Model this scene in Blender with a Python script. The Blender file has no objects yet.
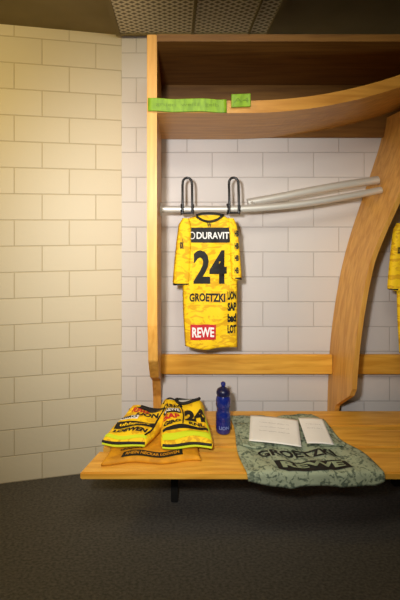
import bpy, bmesh, math, random
from mathutils import Vector, Matrix
random.seed(4)
S=bpy.context.scene
S.view_settings.view_transform='Standard'
COL=S.collection
def lin(c):
    return tuple(((v/255)/12.92 if v/255<=0.04045 else ((v/255+0.055)/1.055)**2.4) for v in c)+(1,)
# ---------- materials ----------
def base(name,rgb=(200,200,200),rough=.6,metal=0):
    m=bpy.data.materials.new(name); m.use_nodes=True
    b=m.node_tree.nodes['Principled BSDF']
    b.inputs['Base Color'].default_value=lin(rgb); b.inputs['Roughness'].default_value=rough; b.inputs['Metallic'].default_value=metal
    return m,m.node_tree,b
def mixed(name,c1,c2,scale=(10,10,10),nscale=5,rough=.6,lo=.35,hi=.65,detail=4,bump=0,bscale=60,metal=0,distort=0):
    m,nt,b=base(name,c1,rough,metal); N=nt.nodes; L=nt.links
    tc=N.new('ShaderNodeTexCoord'); mp=N.new('ShaderNodeMapping'); mp.inputs['Scale'].default_value=scale
    nz=N.new('ShaderNodeTexNoise'); nz.inputs['Scale'].default_value=nscale; nz.inputs['Detail'].default_value=detail; nz.inputs['Distortion'].default_value=distort
    cr=N.new('ShaderNodeValToRGB'); cr.color_ramp.elements[0].position=lo; cr.color_ramp.elements[1].position=hi
    cr.color_ramp.elements[0].color=lin(c1); cr.color_ramp.elements[1].color=lin(c2)
    L.new(tc.outputs['Object'],mp.inputs[0]); L.new(mp.outputs[0],nz.inputs['Vector']); L.new(nz.outputs[0],cr.inputs[0]); L.new(cr.outputs[0],b.inputs['Base Color'])
    if bump:
        n2=N.new('ShaderNodeTexNoise'); n2.inputs['Scale'].default_value=bscale; L.new(tc.outputs['Object'],n2.inputs['Vector'])
        bp=N.new('ShaderNodeBump'); bp.inputs['Strength'].default_value=bump; bp.inputs['Distance'].default_value=.01
        L.new(n2.outputs[0],bp.inputs['Height']); L.new(bp.outputs[0],b.inputs['Normal'])
    return m
def brick(name,c,cm):
    m,nt,b=base(name,c,.5); N=nt.nodes; L=nt.links
    tc=N.new('ShaderNodeTexCoord'); sp=N.new('ShaderNodeSeparateXYZ'); cb=N.new('ShaderNodeCombineXYZ')
    L.new(tc.outputs['Object'],sp.inputs[0]); L.new(sp.outputs[0],cb.inputs[0]); L.new(sp.outputs[2],cb.inputs[1])
    bt=N.new('ShaderNodeTexBrick'); bt.inputs['Scale'].default_value=1
    bt.inputs['Brick Width'].default_value=.285; bt.inputs['Row Height'].default_value=.14; bt.inputs['Mortar Size'].default_value=.0032; bt.inputs['Mortar Smooth'].default_value=.6
    bt.inputs['Color1'].default_value=lin(c); bt.inputs['Color2'].default_value=lin(tuple(v-4 for v in c)); bt.inputs['Mortar'].default_value=lin(cm)
    L.new(cb.outputs[0],bt.inputs['Vector']); L.new(bt.outputs['Color'],b.inputs['Base Color'])
    nz=N.new('ShaderNodeTexNoise'); nz.inputs['Scale'].default_value=45; L.new(cb.outputs[0],nz.inputs['Vector'])
    mt=N.new('ShaderNodeMath'); mt.operation='MULTIPLY_ADD'; mt.inputs[1].default_value=-1; L.new(bt.outputs['Fac'],mt.inputs[0])
    m2=N.new('ShaderNodeMath'); m2.operation='MULTIPLY'; m2.inputs[1].default_value=.18; L.new(nz.outputs[0],m2.inputs[0]); L.new(m2.outputs[0],mt.inputs[2])
    bp=N.new('ShaderNodeBump'); bp.inputs['Strength'].default_value=.6; bp.inputs['Distance'].default_value=.005
    L.new(mt.outputs[0],bp.inputs['Height']); L.new(bp.outputs[0],b.inputs['Normal'])
    return m
M_brick=brick('painted_brick',(214,209,205),(194,189,184))
M_brickw=brick('painted_brick_warm',(214,204,178),(194,181,148))
M_wood=mixed('birch_wood',(212,150,50),(238,182,74),(1.2,14,14),3,.42,detail=6,distort=.6)
M_woodv=mixed('birch_wood_upright',(196,138,58),(220,166,80),(14,14,1.2),3,.45,detail=6,distort=.6)
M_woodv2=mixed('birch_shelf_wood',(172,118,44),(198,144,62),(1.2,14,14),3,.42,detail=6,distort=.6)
M_woodd=mixed('dark_wood_panel',(112,74,26),(134,94,38),(1.2,14,14),3,.6,detail=6)  # darker brown wood for the boards above the shelf
M_floor=mixed('dark_floor_covering',(60,58,54),(88,84,77),(.6,1,1),120,.85,bump=.35,bscale=220)
M_steel=base('brushed_steel',(214,213,206),.4,.45)[0]
M_black=base('black_plastic',(12,12,13),.35)[0]
M_darkmetal=base('dark_steel',(30,29,27),.6,.3)[0]
M_blk=base('black_print',(16,15,12),.7)[0]
M_wht=base('white_print',(240,240,236),.7)[0]
M_red=base('red_print',(196,30,34),.7)[0]
M_yel=mixed('yellow_jersey_fabric',(250,206,8),(220,168,4),(1,1,2.2),16,.75,lo=.5,hi=.56,detail=3,bump=.2,bscale=30,distort=1.5)
M_org=mixed('amber_jersey_fabric',(226,158,14),(190,128,12),(1,1,1),20,.75,bump=.2,bscale=30)
M_neon=base('neon_trim',(206,222,24),.7)[0]
M_grn=mixed('sage_pattern_fabric',(156,168,142),(90,103,86),(1,1,1),44,.8,lo=.50,hi=.60,detail=5,bump=.2,bscale=40,distort=1.2)
M_sage=mixed('sage_plain_fabric',(150,164,134),(132,146,118),(1,1,1),30,.8)
M_lime=mixed('lime_tape',(128,168,20),(104,142,14),(3,1,1),20,.55)
M_paper=mixed('paper',(240,240,236),(230,230,226),(1,1,1),8,.7)
def blue():
    m,nt,b=base('blue_bottle_plastic',(18,36,120),.22); b.inputs['Coat Weight'].default_value=.5; return m
M_blue=blue(); M_blued=base('navy_cap',(10,18,60),.35)[0]
def mesh_ceiling():
    m,nt,b=base('perforated_ceiling_panel',(120,112,92),.6,.2); N=nt.nodes; L=nt.links
    tc=N.new('ShaderNodeTexCoord'); w=[]
    for a in (.6,-.6):
        mp=N.new('ShaderNodeMapping'); mp.inputs['Rotation'].default_value=(0,0,a); L.new(tc.outputs['Object'],mp.inputs[0])
        wv=N.new('ShaderNodeTexWave'); wv.bands_direction='Y'; wv.inputs['Scale'].default_value=11; L.new(mp.outputs[0],wv.inputs['Vector']); w.append(wv)
    mx=N.new('ShaderNodeMath'); mx.operation='MAXIMUM'; L.new(w[0].outputs['Fac'],mx.inputs[0]); L.new(w[1].outputs['Fac'],mx.inputs[1])
    cr=N.new('ShaderNodeValToRGB'); cr.color_ramp.elements[0].position=.55; cr.color_ramp.elements[1].position=.85
    cr.color_ramp.elements[0].color=lin((120,110,84)); cr.color_ramp.elements[1].color=lin((224,214,184))
    L.new(mx.outputs[0],cr.inputs[0]); L.new(cr.outputs[0],b.inputs['Base Color']); return m
M_ceil=mesh_ceiling()
M_ceil2=mixed('ceiling_paint',(124,110,70),(134,120,80),(1,1,1),4,.8)
# ---------- helpers ----------
def link(o,p=None):
    COL.objects.link(o)
    if p: o.parent=p
    return o
def empty(name,loc=(0,0,0)):
    e=bpy.data.objects.new(name,None); e.location=loc; e.empty_display_size=.1; COL.objects.link(e); return e
def frombm(name,bm,mat,p=None,smooth=False):
    me=bpy.data.meshes.new(name); bmesh.ops.recalc_face_normals(bm,faces=bm.faces); bm.to_mesh(me); bm.free()
    me.materials.append(mat)
    if smooth:
        for f in me.polygons: f.use_smooth=True
    return link(bpy.data.objects.new(name,me),p)
def box(name,x0,x1,y0,y1,z0,z1,mat,p=None,bev=0):
    bm=bmesh.new(); bmesh.ops.create_cube(bm,size=1)
    c=Vector(((x0+x1)/2,(y0+y1)/2,(z0+z1)/2))
    for v in bm.verts: v.co=Vector((v.co.x*(x1-x0),v.co.y*(y1-y0),v.co.z*(z1-z0)))
    if bev: bmesh.ops.bevel(bm,geom=bm.edges[:],offset=bev,segments=2,affect='EDGES')
    o=frombm(name,bm,mat,p); o.location=c; return o
def prism(name,pts,axis,a,b,mat,p=None,bev=0):
    bm=bmesh.new()
    def mk(q,t): return (t,q[0],q[1]) if axis=='x' else (q[0],q[1],t)
    A=[bm.verts.new(mk(q,a)) for q in pts]; B=[bm.verts.new(mk(q,b)) for q in pts]; n=len(pts)
    bm.faces.new(A); bm.faces.new(B[::-1])
    for i in range(n): bm.faces.new((A[i],A[(i+1)%n],B[(i+1)%n],B[i]))
    if bev: bmesh.ops.bevel(bm,geom=bm.edges[:],offset=bev,segments=2,affect='EDGES')
    return frombm(name,bm,mat,p)
def tube(name,pts,r,mat,p=None,smooth=True,cyc=False):
    cu=bpy.data.curves.new(name,'CURVE'); cu.dimensions='3D'; cu.bevel_depth=r; cu.bevel_resolution=4; cu.use_fill_caps=True
    if smooth:
        sp=cu.splines.new('BEZIER'); sp.bezier_points.add(len(pts)-1)
        for b,q in zip(sp.bezier_points,pts): b.co=q; b.handle_left_type=b.handle_right_type='AUTO'
    else:
        sp=cu.splines.new('POLY'); sp.points.add(len(pts)-1)
        for b,q in zip(sp.points,pts): b.co=(*q,1)
    sp.use_cyclic_u=cyc; cu.resolution_u=8
    o=bpy.data.objects.new(name,cu)
    me=bpy.data.meshes.new_from_object(o); bpy.data.objects.remove(o); me.materials.clear(); me.materials.append(mat)
    for f in me.polygons: f.use_smooth=True
    return link(bpy.data.objects.new(name,me),p)
def lathe(name,prof,cx,cy,cz,mat,p=None,n=40):
    bm=bmesh.new(); R=[]
    for r,z in prof: R.append([bm.verts.new((r*math.cos(2*math.pi*i/n),r*math.sin(2*math.pi*i/n),z)) for i in range(n)])
    for a,b in zip(R,R[1:]):
        for i in range(n): bm.faces.new((a[i],a[(i+1)%n],b[(i+1)%n],b[i]))
    bm.faces.new(R[0]); bm.faces.new(R[-1])
    o=frombm(name,bm,mat,p,True); o.location=(cx,cy,cz); return o
def text(name,s,w,h,fn,mat,p=None,bold=.02,cuts=2):
    """printed lettering: glyph mesh fitted to w x h (centred), each vertex laid on the cloth by fn(u,v)"""
    cu=bpy.data.curves.new(name,'FONT'); cu.body=s; cu.offset=bold; cu.align_x='CENTER'; cu.resolution_u=3
    o=bpy.data.objects.new(name,cu); me=bpy.data.meshes.new_from_object(o); bpy.data.objects.remove(o)
    bm=bmesh.new(); bm.from_mesh(me)
    bmesh.ops.triangulate(bm,faces=bm.faces[:])
    if cuts: bmesh.ops.subdivide_edges(bm,edges=bm.edges[:],cuts=cuts,use_grid_fill=True)
    xs=[v.co.x for v in bm.verts]; ys=[v.co.y for v in bm.verts]
    mx,Mx,my,My=min(xs),max(xs),min(ys),max(ys)
    for v in bm.verts:
        v.co=Vector(fn(((v.co.x-mx)/(Mx-mx)-.5)*w,((v.co.y-my)/(My-my)-.5)*h))
    me2=bpy.data.meshes.new(name); bm.to_mesh(me2); bm.free(); me2.materials.append(mat)
    return link(bpy.data.objects.new(name,me2),p)
def patch(name,w,h,fn,mat,p=None,n=14):
    bm=bmesh.new(); g=[[bm.verts.new(fn((i/n-.5)*w,(j/n-.5)*h)) for i in range(n+1)] for j in range(n+1)]
    for j in range(n):
        for i in range(n): bm.faces.new((g[j][i],g[j][i+1],g[j+1][i+1],g[j+1][i]))
    me=bpy.data.meshes.new(name); bm.to_mesh(me); bm.free(); me.materials.append(mat)
    for f in me.polygons: f.use_smooth=True
    return link(bpy.data.objects.new(name,me),p)
# ---------- room ----------
CZ=2.44
box('floor',-3,3,-2.2,2.6,-.1,0,M_floor)
box('ceiling',-3,3,-2.2,2.6,CZ,CZ+.1,M_ceil2)
box('wall_back',-.30,3,2.25,2.4,0,CZ,M_brick)
box('wall_right',3,3.1,-2.2,2.4,0,CZ,M_brick)
box('wall_front',-3,3,-2.3,-2.2,0,CZ,M_brick)
L=2.8; ang=math.atan2(.13,.64)
bm=bmesh.new(); bmesh.ops.create_cube(bm,size=1)
for v in bm.verts: v.co=Vector((v.co.x*L-L/2,v.co.y*.12+.06,(v.co.z+.5)*CZ))
wl=frombm('wall_left',bm,M_brickw); wl.location=(-.30,2.25,0); wl.rotation_euler=(0,0,ang)
box('wall_side',-3.1,-3,-2.2,2.0,0,CZ,M_brickw)
pn=empty('ceiling_panel')
box('perforated_sheet',-.30,.50,1.3,2.20,CZ-.012,CZ-.002,M_ceil,pn)
for nm,a in (('frame_a',(-.325,-.30,1.27,2.22)),('frame_b',(.50,.525,1.27,2.22)),('frame_c',(-.30,.50,2.20,2.22)),('frame_d',(.09,.105,1.3,2.20)),('frame_e',(.40,.41,1.3,2.2))):
    box(nm,a[0],a[1],a[2],a[3],CZ-.02,CZ-.001,M_ceil2,pn)
# ---------- locker ----------
LK=empty('open_locker')
prof=[(2.247,0.0),(2.247,2.18),(1.68,2.18)]
fr=[(1.68,2.0),(1.68,1.86),(1.682,1.50),(1.69,1.2),(1.71,.95),(1.76,.78),(1.88,.66),(2.08,.57),(2.16,.45),(2.18,.30),(2.18,0.0)]
prism('side_panel_near',prof+fr,'x',-.118,-.076,M_woodv,LK,.003)
prism('side_panel_end',prof+fr,'x',1.88,1.92,M_woodv,LK,.003)
# bowed divider between the bays
KX=[(0,.852),(.36,.855),(.67,.866),(.94,.898),(1.23,.955),(1.5,1.045),(1.72,1.12),(1.93,1.185)]
def divx(z):
    for a,b in zip(KX,KX[1:]):
        if a[0]<=z<=b[0]:
            t=(z-a[0])/(b[0]-a[0]); return a[1]+(b[1]-a[1])*t
    return KX[-1][1]
def sm(z): return sum(divx(min(max(z+d,0),1.93)) for d in (-.12,-.06,0,.06,.12))/5
def rise(x): return .11*(max(0,min(x,1.27)-.30)/.65)**2
bm=bmesh.new(); R=[]; n=48
for i in range(n+1):
    z=1.97*i/n; x=sm(z); yf=1.95+ (0 if z>.55 else .2*min(1,(.55-z)/.15)); th=.024
    if z>1.2: yf-=.17*((z-1.2)/.8)
    R.append([bm.verts.new(q) for q in ((x,yf,z),(x+th,yf,z),(x+th,2.247,z),(x,2.247,z))])
for a,b in zip(R,R[1:]):
    for k in range(4): bm.faces.new((a[k],a[(k+1)%4],b[(k+1)%4],b[k]))
bm.faces.new(R[0]); bm.faces.new(R[-1]); frombm('side_panel_bowed',bm,M_woodv,LK)
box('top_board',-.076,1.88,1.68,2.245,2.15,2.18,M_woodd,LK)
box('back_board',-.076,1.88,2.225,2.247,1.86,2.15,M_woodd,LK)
def shelf(name,x0,x1):
    bm=bmesh.new(); n=60; R=[]
    for i in range(n+1):
        x=x0+(x1-x0)*i/n; dz=rise(x)
        R.append([bm.verts.new(q) for q in ((x,1.682,1.85+dz),(x,1.682,1.902+dz),(x,2.224,1.902+dz*.7),(x,2.224,1.85+dz*.7))])
    for a,b in zip(R,R[1:]):
        for k in range(4): bm.faces.new((a[k],a[(k+1)%4],b[(k+1)%4],b[k]))
    bm.faces.new(R[0]); bm.faces.new(R[-1]); return frombm(name,bm,M_woodv2,LK)
shelf('shelf_board',-.076,1.88)
box('backrest_plank',-.076,.863,2.19,2.215,.555,.66,M_wood,LK,.004)
box('backrest_plank_next',.893,1.88,2.19,2.215,.555,.66,M_wood,LK,.004)
for i,x in enumerate((.0,.80,1.0,1.8)): box('backrest_spacer_%d'%i,x,x+.04,2.215,2.249,.57,.645,M_darkmetal,LK)
def tape(name,x0,x1,z0,z1,sl=0):
    T=empty(name)
    def f(u,v):
        return ((x0+x1)/2+u,1.6715+.0015*math.sin(u*60)-.001,(z0+z1)/2+v+.002*math.sin(u*33)+sl*u)
    o=patch('strip',x1-x0,z1-z0,f,M_lime,T,24); m=o.modifiers.new('s','SOLIDIFY'); m.thickness=.012; m.offset=0
    text('lettering','gruen  weiss  gelb' if x1-x0>.2 else 'A4',(x1-x0)*.8,(z1-z0)*.35,lambda u,v:(f(u,v)[0],f(u,v)[1]-.0075,f(u,v)[2]),base('tape_ink',(96,128,20),.6)[0],T,.0,0)
tape('label_tape',-.112,.215,1.852,1.905,-.01)
tape('label_tape.001',.235,.315,1.872,1.925)
# ---------- rail + hooks ----------
RL=empty('clothes_rail'); yr=2.03
tube('rail_tube',[(-.075,yr,1.455),(.1,yr,1.455),(.3,yr,1.456),(.5,yr,1.467),(.7,yr,1.49),(.9,yr,1.524),(1.045,yr,1.552)],.0175,M_steel,RL)
tube('rail_tube_next',[(1.087,yr,1.558),(1.2,yr,1.57),(1.4,yr,1.58),(1.879,yr,1.58)],.017,M_steel,RL)
tube('upper_tube',[(.38,yr+.06,1.49),(.55,yr+.06,1.52),(.7,yr+.06,1.55),(.9,yr+.06,1.585),(1.06,yr+.06,1.608)],.022,M_steel,RL)
tube('upper_tube_next',[(1.105,yr+.06,1.61),(1.3,yr+.06,1.62),(1.879,yr+.06,1.63)],.020,M_steel,RL)
tube('tube_link',[(.40,yr+.06,1.49),(.40,yr,1.462)],.015,M_steel,RL,False)
f=lathe('end_flange',[(.034,0),(.034,.006),(.024,.01)],0,0,0,M_steel,RL); f.rotation_euler=(0,math.pi/2,0); f.location=(-.0755,yr,1.455)
def hook(x,zr,name='coat_hook'):
    H=empty(name); r=.0195
    for k,dx in enumerate((-.024,.024)):
        tube('wire_%d'%k,[(x+dx,yr-r-.006,zr-.02),(x+dx,yr-r-.006,zr+.06),(x+dx,yr-.012,zr+.125)],.0062,M_black,H)
    tube('bow',[(x-.024,yr-.012,zr+.12),(x-.018,yr-.01,zr+.148),(x,yr-.008,zr+.158),(x+.018,yr-.01,zr+.148),(x+.024,yr-.012,zr+.12)],.0062,M_black,H)
    for k,dx in enumerate((-.03,.03)):
        tube('clamp_%d'%k,[(x+dx,yr-r-.004,zr-.004),(x+dx,yr-.012,zr-r-.002),(x+dx,yr,zr-r-.005),(x+dx,yr+.016,zr-.016),(x+dx,yr+r+.004,zr),(x+dx,yr+.015,zr+.018),(x+dx,yr,zr+r+.005),(x+dx,yr-.014,zr+.018),(x+dx,yr-r-.004,zr+.004)],.004,M_black,H)
    tube('foot',[(x-.03,yr-r-.006,zr-.02),(x+.03,yr-r-.006,zr-.02)],.005,M_black,H)
hook(.062,1.455); hook(.296,1.456)
hook(1.22,1.572); hook(1.38,1.58)
# ---------- hanging jersey ----------
def wr(x,z,s=0):
    return .0045*math.sin(38*x+9*z+s)+.004*math.sin(17*z-22*x+s*2)+.002*math.sin(70*x-25*z+s)
def loft(name,rows,cx,cy,zt,T,mat,p,seed=0,neck=0,nr=60,nc=36,amp=1):
    def bounds(t):
        for a,b in zip(rows,rows[1:]):
            if a[0]<=t<=b[0]:
                k=(t-a[0])/(b[0]-a[0]); return a[1]+(b[1]-a[1])*k,a[2]+(b[2]-a[2])*k
        return rows[-1][1],rows[-1][2]
    H=rows[-1][0]
    def front(x,z):
        l,r=bounds(min(max(zt-z,0),H)); m=(l+r)/2; u=(x-cx-m)/max((r-l)/2,1e-4)
        return cy-T*math.sqrt(max(0,1-u**4))+amp*wr(x,z,seed)*(1-u**4 if abs(u)<1 else 0)
    bm=bmesh.new(); F=[];B=[]
    for j in range(nr+1):
        t=H*j/nr; l,r=bounds(t); z=zt-t; rf=[];rb=[]
        for i in range(nc+1):
            u=-1+2*i/nc; x=cx+(l+r)/2+u*(r-l)/2
            dz=0
            if neck: dz=-neck*max(0,1-((x-cx)/.07)**2)*max(0,1-t/.18)
            hem=.006*math.sin(x*30+seed)*(t/H)**4
            rf.append(bm.verts.new((x,front(x,z),z+dz+hem)))
            rb.append(bm.verts.new((x,cy+T*.6*math.sqrt(max(0,1-u**4)),z+hem)) if 0<i<nc else rf[-1])
        F.append(rf);B.append(rb)
    for j in range(nr):
        for i in range(nc):
            bm.faces.new((F[j][i],F[j][i+1],F[j+1][i+1],F[j+1][i]))
            bm.faces.new((B[j][i],B[j+1][i],B[j+1][i+1],B[j][i+1]))
    for i in range(nc):
        q=[F[nr][i],F[nr][i+1],B[nr][i+1],B[nr][i]]
        q=list(dict.fromkeys(q)); bm.faces.new(q)
    return frombm(name,bm,mat,p,True),front
def hanging(name,cx,cy,zt,seed=0):
    J=empty(name)
    body,front=loft('body',[(0,-.062,.072),(.012,-.09,.09),(.028,-.135,.118),(.30,-.132,.142),(.48,-.128,.142),(.655,-.118,.142)],cx,cy,zt,.02,M_yel,J,seed,.032)
    loft('sleeve_l',[(0,-.130,-.100),(.03,-.150,-.085),(.12,-.162,-.085),(.24,-.174,-.088),(.32,-.180,-.092),(.328,-.177,-.095)],cx,cy-.004,zt-.015,.024,M_yel,J,seed+1,0,40,12,.5)
    loft('sleeve_r',[(0,.095,.122),(.03,.092,.138),(.12,.098,.150),(.22,.104,.158),(.29,.108,.163),(.298,.11,.161)],cx,cy-.004,zt-.015,.022,M_yel,J,seed+2,0,40,12,.5)
    for s,x0,x1,z in (('cuff_l',-.178,-.095,-.335),('cuff_r',.108,.162,-.305)):
        loft(s,[(0,x0,x1),(.010,x0-.0005,x1)],cx,cy-.004,zt+z,.0255,M_blk,J,seed,0,3,12,.5)
    pts=[]
    for k in range(13):
        x=-.062+.134*k/12; z=zt-.032*max(0,1-(x/.07)**2)
        pts.append((cx+x,front(cx+x,z)-.002,z))
    tube('collar_front',pts,.006,M_blk,J)
    tube('collar_back',[(cx-.062,cy,zt),(cx-.03,cy+.006,zt+.008),(cx+.03,cy+.006,zt+.008),(cx+.07,cy,zt)],.006,M_blk,J)
    def on(dx,dz,off=.002,rot=0):
        c,s=math.cos(rot),math.sin(rot)
        def f(u,v):
            x=cx+dx+u*c-v*s; z=zt+dz+u*s+v*c
            return (x,front(x,z)-off,z)
        return f
    patch('chest_band',.215,.074,on(-.004,-.098,.003),M_blk,J,24)
    text('chest_letters','DURAVIT',.160,.034,on(.018,-.10,.0045),M_wht,J,.02)
    tube('chest_ring',[on(-.084,-.10,.006)(.013*math.cos(a),.016*math.sin(a)) for a in [k*math.pi/5 for k in range(10)]],.0024,M_wht,J,True,True)
    text('crest','W',.022,.022,on(.0,-.048),M_blk,J,.03)
    text('number','24',.165,.165,on(.005,-.255),M_blk,J,.035)
    text('player_name','GROETZKI',.175,.042,on(-.010,-.405),M_blk,J,.04)
    patch('sponsor_patch',.125,.075,on(-.030,-.575,.002),M_red,J,14)
    text('sponsor_letters','REWE',.108,.048,on(-.030,-.575,.0036),M_wht,J,.03)
    for k,(w,dz) in enumerate((('LION',-.395),('SAP',-.45),('bad',-.505),('LOT',-.56))):
        text('side_letters_%d'%k,w,.045,.042,on(.112,dz,.0025),M_blk,J,.06)
    text('sleeve_letters_l','aok',.018,.05,lambda u,v:(cx-.135+u,cy-.0335,zt-.14+v),M_blk,J,.03,0)
    for k,dz in enumerate((-.09,-.15,-.21,-.27)):
        text('sleeve_mark_%d'%k,'HB',.020,.030,(lambda dz:lambda u,v:(cx+.133+u,cy-.0325,zt+dz+v))(dz),M_blk,J,.06,0)
    return J
hanging('hanging_jersey',.168,1.985,1.424)
hanging('hanging_jersey.001',1.225,1.975,1.40,seed=1.7)
# ---------- bench ----------
BN=empty('slatted_bench'); BT=.38
def slat(nm,y0,y1,xl0,xl1,xr=2.3):
    prism(nm,[(xl0,y0),(xr,y0),(xr,y1),(xl1,y1)],'z',BT-.03,BT,M_wood,BN,.005)
slat('slat_1',1.615,1.765,-.385,-.335); slat('slat_2',1.80,1.95,-.325,-.275); slat('slat_3',1.985,2.14,-.265,-.215)
for i,x in enumerate((-.02,1.15,2.1)):
    box('bearer_%d'%i,x,x+.04,1.66,2.14,BT-.06,BT-.03,M_darkmetal,BN,.003)
    box('leg_front_%d'%i,x,x+.035,1.98,2.015,0,BT-.06,M_darkmetal,BN,.003)
    box('leg_back_%d'%i,x,x+.035,2.10,2.135,0,BT-.06,M_darkmetal,BN,.003)
# ---------- folded jerseys on bench ----------
def folded(name,cx,cy,w,d,rot,zf,zb,mat,seed,layers=2,Z0=BT,rnd=10,shear=0):
    J=empty(name); c,s=math.cos(rot),math.sin(rot)
    def top(u,v,off=0):
        k=v/d+.5
        e=min(1,max(0,(.5-abs(u)/w)*rnd))**.5*min(1,max(0,(.5-abs(v)/d)*rnd))**.5
        amp=1.3 if zf>.029 else .5
        z=Z0+.004+(zf+(zb-zf)*k)*(.35+.65*e)+amp*(.005*math.sin(35*u+20*v+seed)+.003*math.sin(60*v-30*u+seed*3))*e
        uu=u*(1+.05*math.sin(v*22+seed))+shear*v; vv=v*(1+.05*math.sin(u*26+seed))
        return (cx+uu*c-vv*s,cy+uu*s+vv*c,z+off)
    n=44; bm=bmesh.new(); G=[]; Bt=[]
    for j in range(n+1):
        r=[];q=[]
        for i in range(n+1):
            P=top((i/n-.5)*w,(j/n-.5)*d); r.append(bm.verts.new(P)); q.append(bm.verts.new((P[0],P[1],Z0+.001)))
        G.append(r);Bt.append(q)
    for j in range(n):
        for i in range(n):
            bm.faces.new((G[j][i],G[j][i+1],G[j+1][i+1],G[j+1][i])); bm.faces.new((Bt[j][i],Bt[j+1][i],Bt[j+1][i+1],Bt[j][i+1]))
    for i in range(n):
        bm.faces.new((G[0][i],Bt[0][i],Bt[0][i+1],G[0][i+1])); bm.faces.new((G[n][i],G[n][i+1],Bt[n][i+1],Bt[n][i]))
        bm.faces.new((G[i][0],G[i+1][0],Bt[i+1][0],Bt[i][0])); bm.faces.new((G[i][n],Bt[i][n],Bt[i+1][n],G[i+1][n]))
    frombm('cloth',bm,mat,J,True)
    def at(du,dv,off=.002,r=0):
        a,b=math.cos(r),math.sin(r)
        return lambda u,v: top(du+u*a-v*b,dv+u*b+v*a,off)
    for k,(h,m) in enumerate(((.008,M_neon),(.019,M_blk),(.029,M_yel))[:layers]):
        pts=[]
        for i in range(13):
            u=(i/12-.5)*w*.96; P=top(u,-d*.5); pts.append((P[0]+.006*s,P[1]-.006*c,Z0+h+.0015*math.sin(u*40+k)))
        tube('fold_%d'%k,pts,.0055,m,J)
    return J,at
J,at=folded('folded_shirt',-.085,1.855,.41,.36,.05,.018,.018,M_org,.4,0,BT,40,.12)
patch('dark_hem',.26,.040,at(-.0,-.148,.002),M_blk,J,20)
text('hem_letters','RHEIN NECKAR LOEWEN',.23,.020,at(-.0,-.148,.0035),M_org,J,.03)
text('hem_letters_b','uhlsport',.10,.018,at(-.10,-.11,.003),M_blk,J,.03)
T2=BT+.028
J,at=folded('folded_jersey',-.172,1.885,.205,.27,-.10,.030,.060,M_yel,2.1,2,T2,10,.30)
patch('dark_yoke',.12,.030,at(.02,.100,.002,.1),M_blk,J)
text('letters_a','REWE',.085,.030,at(-.02,.068),M_red,J,.04); text('letters_b','LION',.10,.030,at(.025,.04,.002,.1),M_blk,J,.05)
patch('white_band',.08,.022,at(-.045,.005,.002,.1),M_wht,J)
text('letters_c','GIRO',.07,.016,at(-.045,.005,.0036,.1),M_blk,J,.05)
patch('dark_band',.17,.040,at(.0,-.035,.002,.06),M_blk,J)
text('letters_e','uhlsport',.13,.022,at(.0,-.035,.0036,.06),M_yel,J,.03)
text('letters_d','LOEWEN',.15,.024,at(0,-.078),M_blk,J,.06)
patch('neon_edge',.19,.014,at(0,-.118,.003),M_neon,J)
tube('seam',[at(-.09,.08,.003)(0,0),at(-.03,.09,.003)(0,0),at(.03,.078,.003)(0,0),at(.09,.09,.003)(0,0)],.004,M_blk,J)
tube('seam_side',[at(.085,.1,.003)(0,0),at(.08,.02,.003)(0,0),at(.088,-.06,.003)(0,0),at(.084,-.11,.003)(0,0)],.004,M_blk,J)
J,at=folded('folded_jersey.001',.045,1.895,.220,.31,.0,.034,.088,M_yel,3.7,2,T2,9,-.05)
text('number','24',.100,.085,at(.050,-.0,.003),M_blk,J,.06)
text('letters_a','DURAVIT',.10,.028,at(-.05,.075,.002,.2),M_blk,J,.05)
patch('dark_sleeve',.085,.040,at(-.060,.030,.002,.2),M_blk,J)
text('letters_b','REWE',.075,.026,at(-.060,.030,.0036,.2),M_wht,J,.04)
text('letters_f','SAP',.08,.026,at(-.062,-.01,.002,.15),M_red,J,.05)
text('letters_e','GIRO',.08,.025,at(-.058,-.045,.002,.1),M_blk,J,.06)
patch('dark_band',.20,.022,at(-.0,-.083,.002,.02),M_blk,J)
patch('neon_edge',.205,.028,at(0,-.125,.003),M_neon,J)
patch('neon_side',.008,.2,at(.100,-.03,.003),M_neon,J)
text('letters_d','RNL',.07,.018,at(.05,-.058,.003),M_blk,J,.05)
pts=[at(0,0,.006)(.025+.058*math.cos(a),.118+.026*math.sin(a)) for a in [k*2*math.pi/16 for k in range(16)]]
tube('collar',pts,.0075,M_blk,J,True,True)
patch('neck_inside',.09,.028,at(.025,.118,.003),base('neck_lining',(190,186,170),.8)[0],J)
tube('shoulder_seam',[at(-.10,.10,.004)(0,0),at(-.07,.12,.004)(0,0),at(-.035,.118,.004)(0,0)],.004,M_blk,J)
tube('sleeve_seam',[at(-.015,.09,.004)(0,0),at(-.005,.02,.004)(0,0),at(-.012,-.07,.004)(0,0)],.003,M_blk,J)
# ---------- draped jersey ----------
J=empty('draped_jersey'); EY=1.610; R_=.012
def drape(u,v,off=0):
    y0=2.07-.03*math.sin(u*3)+.02*u; flat=y0-EY
    x0=.275+.01*math.sin(v*14)+.02*v; x1=.71+.12*(v/.45)+.012*math.sin(v*20)
    x=x0+(x1-x0)*u
    w=.004*math.sin(x*34+v*16)+.003*math.sin(x*60-v*34)
    if v<flat: return (x,y0-v,BT+.013+w+off)
    q=v-flat
    a=min(q/ (R_*1.0),math.pi/2)
    y=EY-R_*math.sin(a)-.002; z=BT+.013-R_*(1-math.cos(a))+w*.5
    if q>R_*math.pi/2: z-=(q-R_*math.pi/2)
    return (x,y-off-abs(w)*.6,z+(off if a<.8 else 0))
bm=bmesh.new(); nu,nv=60,60; VM=.500
def vmax(u): return VM+.008*math.sin(u*9)+.015*u
G=[[bm.verts.new(drape(i/nu,vmax(i/nu)*j/nv)) for i in range(nu+1)] for j in range(nv+1)]
for j in range(nv):
    for i in range(nu): bm.faces.new((G[j][i],G[j][i+1],G[j+1][i+1],G[j+1][i]))
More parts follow.
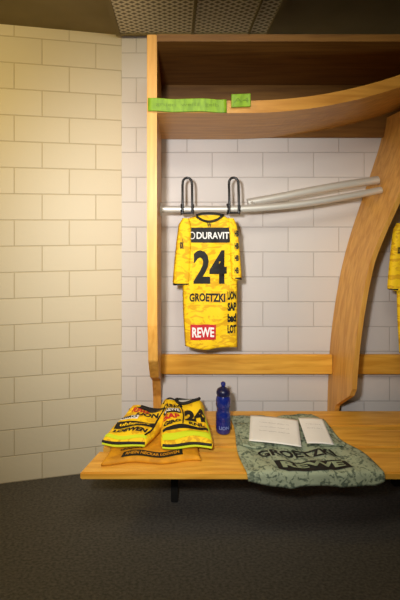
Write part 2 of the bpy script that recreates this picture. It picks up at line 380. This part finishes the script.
o=frombm('cloth',bm,M_grn,J,True); smod=o.modifiers.new('thick','SOLIDIFY'); smod.thickness=.004; smod.offset=0
def on(cu_,cv,off=.004,wu=.5,r=0):
    a,b=math.cos(r),math.sin(r)
    return lambda u,v: drape(cu_+(u*a-v*b)/wu,cv-(u*b+v*a),off)
for nm,cu_,cv,w,h,r in (('sleeve_l',.13,.20,.10,.20,.12),('sleeve_r',.86,.19,.10,.22,-.15)):
    o=patch(nm,w,h,on(cu_,cv,.009,.5,r),M_grn,J); m=o.modifiers.new('t','SOLIDIFY'); m.thickness=.006; m.offset=0
text('player_name','GROETZKI',.31,.046,on(.47,.335,.005),M_blk,J,.035)
patch('letter_box',.275,.054,on(.52,.416,.005),M_blk,J,16)
text('sponsor_letters','REWE',.235,.033,on(.52,.416,.0075),M_sage,J,.04,3)
# ---------- papers ----------
def sheet(name,cx,cy,w,h,rot,z,lines):
    P=empty(name); a,b=math.cos(rot),math.sin(rot)
    def f(u,v,off=0): return (cx+u*a-v*b,cy+u*b+v*a,z+.02*(v/h+.5)+.003*math.cos(u/w*3)+off)
    o=patch('page',w,h,f,M_paper,P); m=o.modifiers.new('t','SOLIDIFY'); m.thickness=.0012
    for k in range(lines): text('text_line_%d'%k,'lorem ipsum dolor sit',w*.6,.006,(lambda k:lambda u,v:f(u,v+h*(.22-.16*k),.0012))(k),base('grey_ink',(130,130,132),.8)[0],P,0,0)
sheet('letter_sheet',.462,1.860,.225,.20,-.22,.414,3)
sheet('letter_sheet.001',.650,1.855,.115,.19,-.10,.414,2)
# ---------- bottle ----------
B=empty('drinks_bottle'); by=1.925; bx=.232
lathe('body',[(.030,0),(.034,.004),(.0355,.01),(.0355,.055),(.034,.06),(.0355,.065),(.0355,.085),(.0335,.092),(.031,.10),(.0305,.112),(.033,.122),(.0355,.13),(.0355,.155),(.033,.168),(.029,.178),(.027,.182)],bx,by,BT+.001,M_blue,B)
lathe('cap',[(.0305,.178),(.0315,.18),(.0315,.196),(.029,.203),(.018,.211),(.011,.214),(.010,.218)],bx,by,BT+.001,M_blued,B)
lathe('nozzle',[(.008,.212),(.008,.222),(.0115,.224),(.0115,.236),(.007,.240)],bx,by,BT+.001,M_blue,B)
for k in range(16):
    a=k*2*math.pi/16; tube('cap_rib_%d'%k,[(bx+.0315*math.cos(a),by+.0315*math.sin(a),BT+.182),(bx+.0315*math.cos(a),by+.0315*math.sin(a),BT+.196)],.0012,M_blued,B,False)
text('bottle_letters','LION',.05,.016,lambda u,v:(bx+.0362*math.sin(u/.0362),by-.0362*math.cos(u/.0362),BT+.035+v),base('pale_print',(120,140,200),.6)[0],B,.02)
# ---------- lights ----------
def area(name,loc,tgt,size,e,col):
    l=bpy.data.lights.new(name,'AREA'); l.size=size; l.energy=e; l.color=col
    o=bpy.data.objects.new(name,l); o.location=loc; o.rotation_euler=(Vector(tgt)-Vector(loc)).to_track_quat('-Z','Y').to_euler(); COL.objects.link(o)
area('overhead_fill',(.1,.3,2.38),(.2,1.7,.7),.6,21,(1,.92,.76))  # unseen area light added overhead for general brightness, not a fitting
area('warm_wall_fill',(-1.3,.8,2.35),(-.9,2.1,1.2),.5,17,(1,.70,.18))  # added unseen light, tints the left wall yellow
area('ceiling_wash',(.1,1.15,.9),(.1,1.8,2.44),.3,2.6,(1,.92,.74))
l=bpy.data.lights.new('flash','SPOT'); l.energy=140; l.spot_size=math.radians(78); l.spot_blend=1; l.shadow_soft_size=.05; l.color=(1,.97,.94)
o=bpy.data.objects.new('flash',l); o.location=(-.18,.05,1.55); o.rotation_euler=(Vector((.05,2.2,1.08))-Vector(o.location)).to_track_quat('-Z','Y').to_euler(); COL.objects.link(o)
w=bpy.data.worlds.new('world'); S.world=w; w.use_nodes=True; w.node_tree.nodes['Background'].inputs[0].default_value=(.5,.48,.42,1); w.node_tree.nodes['Background'].inputs[1].default_value=.2
# ---------- camera ----------
cd=bpy.data.cameras.new('camera'); cd.lens=24; cd.sensor_width=36; cd.sensor_fit='AUTO'; cd.shift_x=25/600; cd.shift_y=-80/600; cd.clip_start=.02
c=bpy.data.objects.new('camera',cd); c.location=(0,0,1.40); c.rotation_euler=(math.pi/2,0,0); COL.objects.link(c); S.camera=c
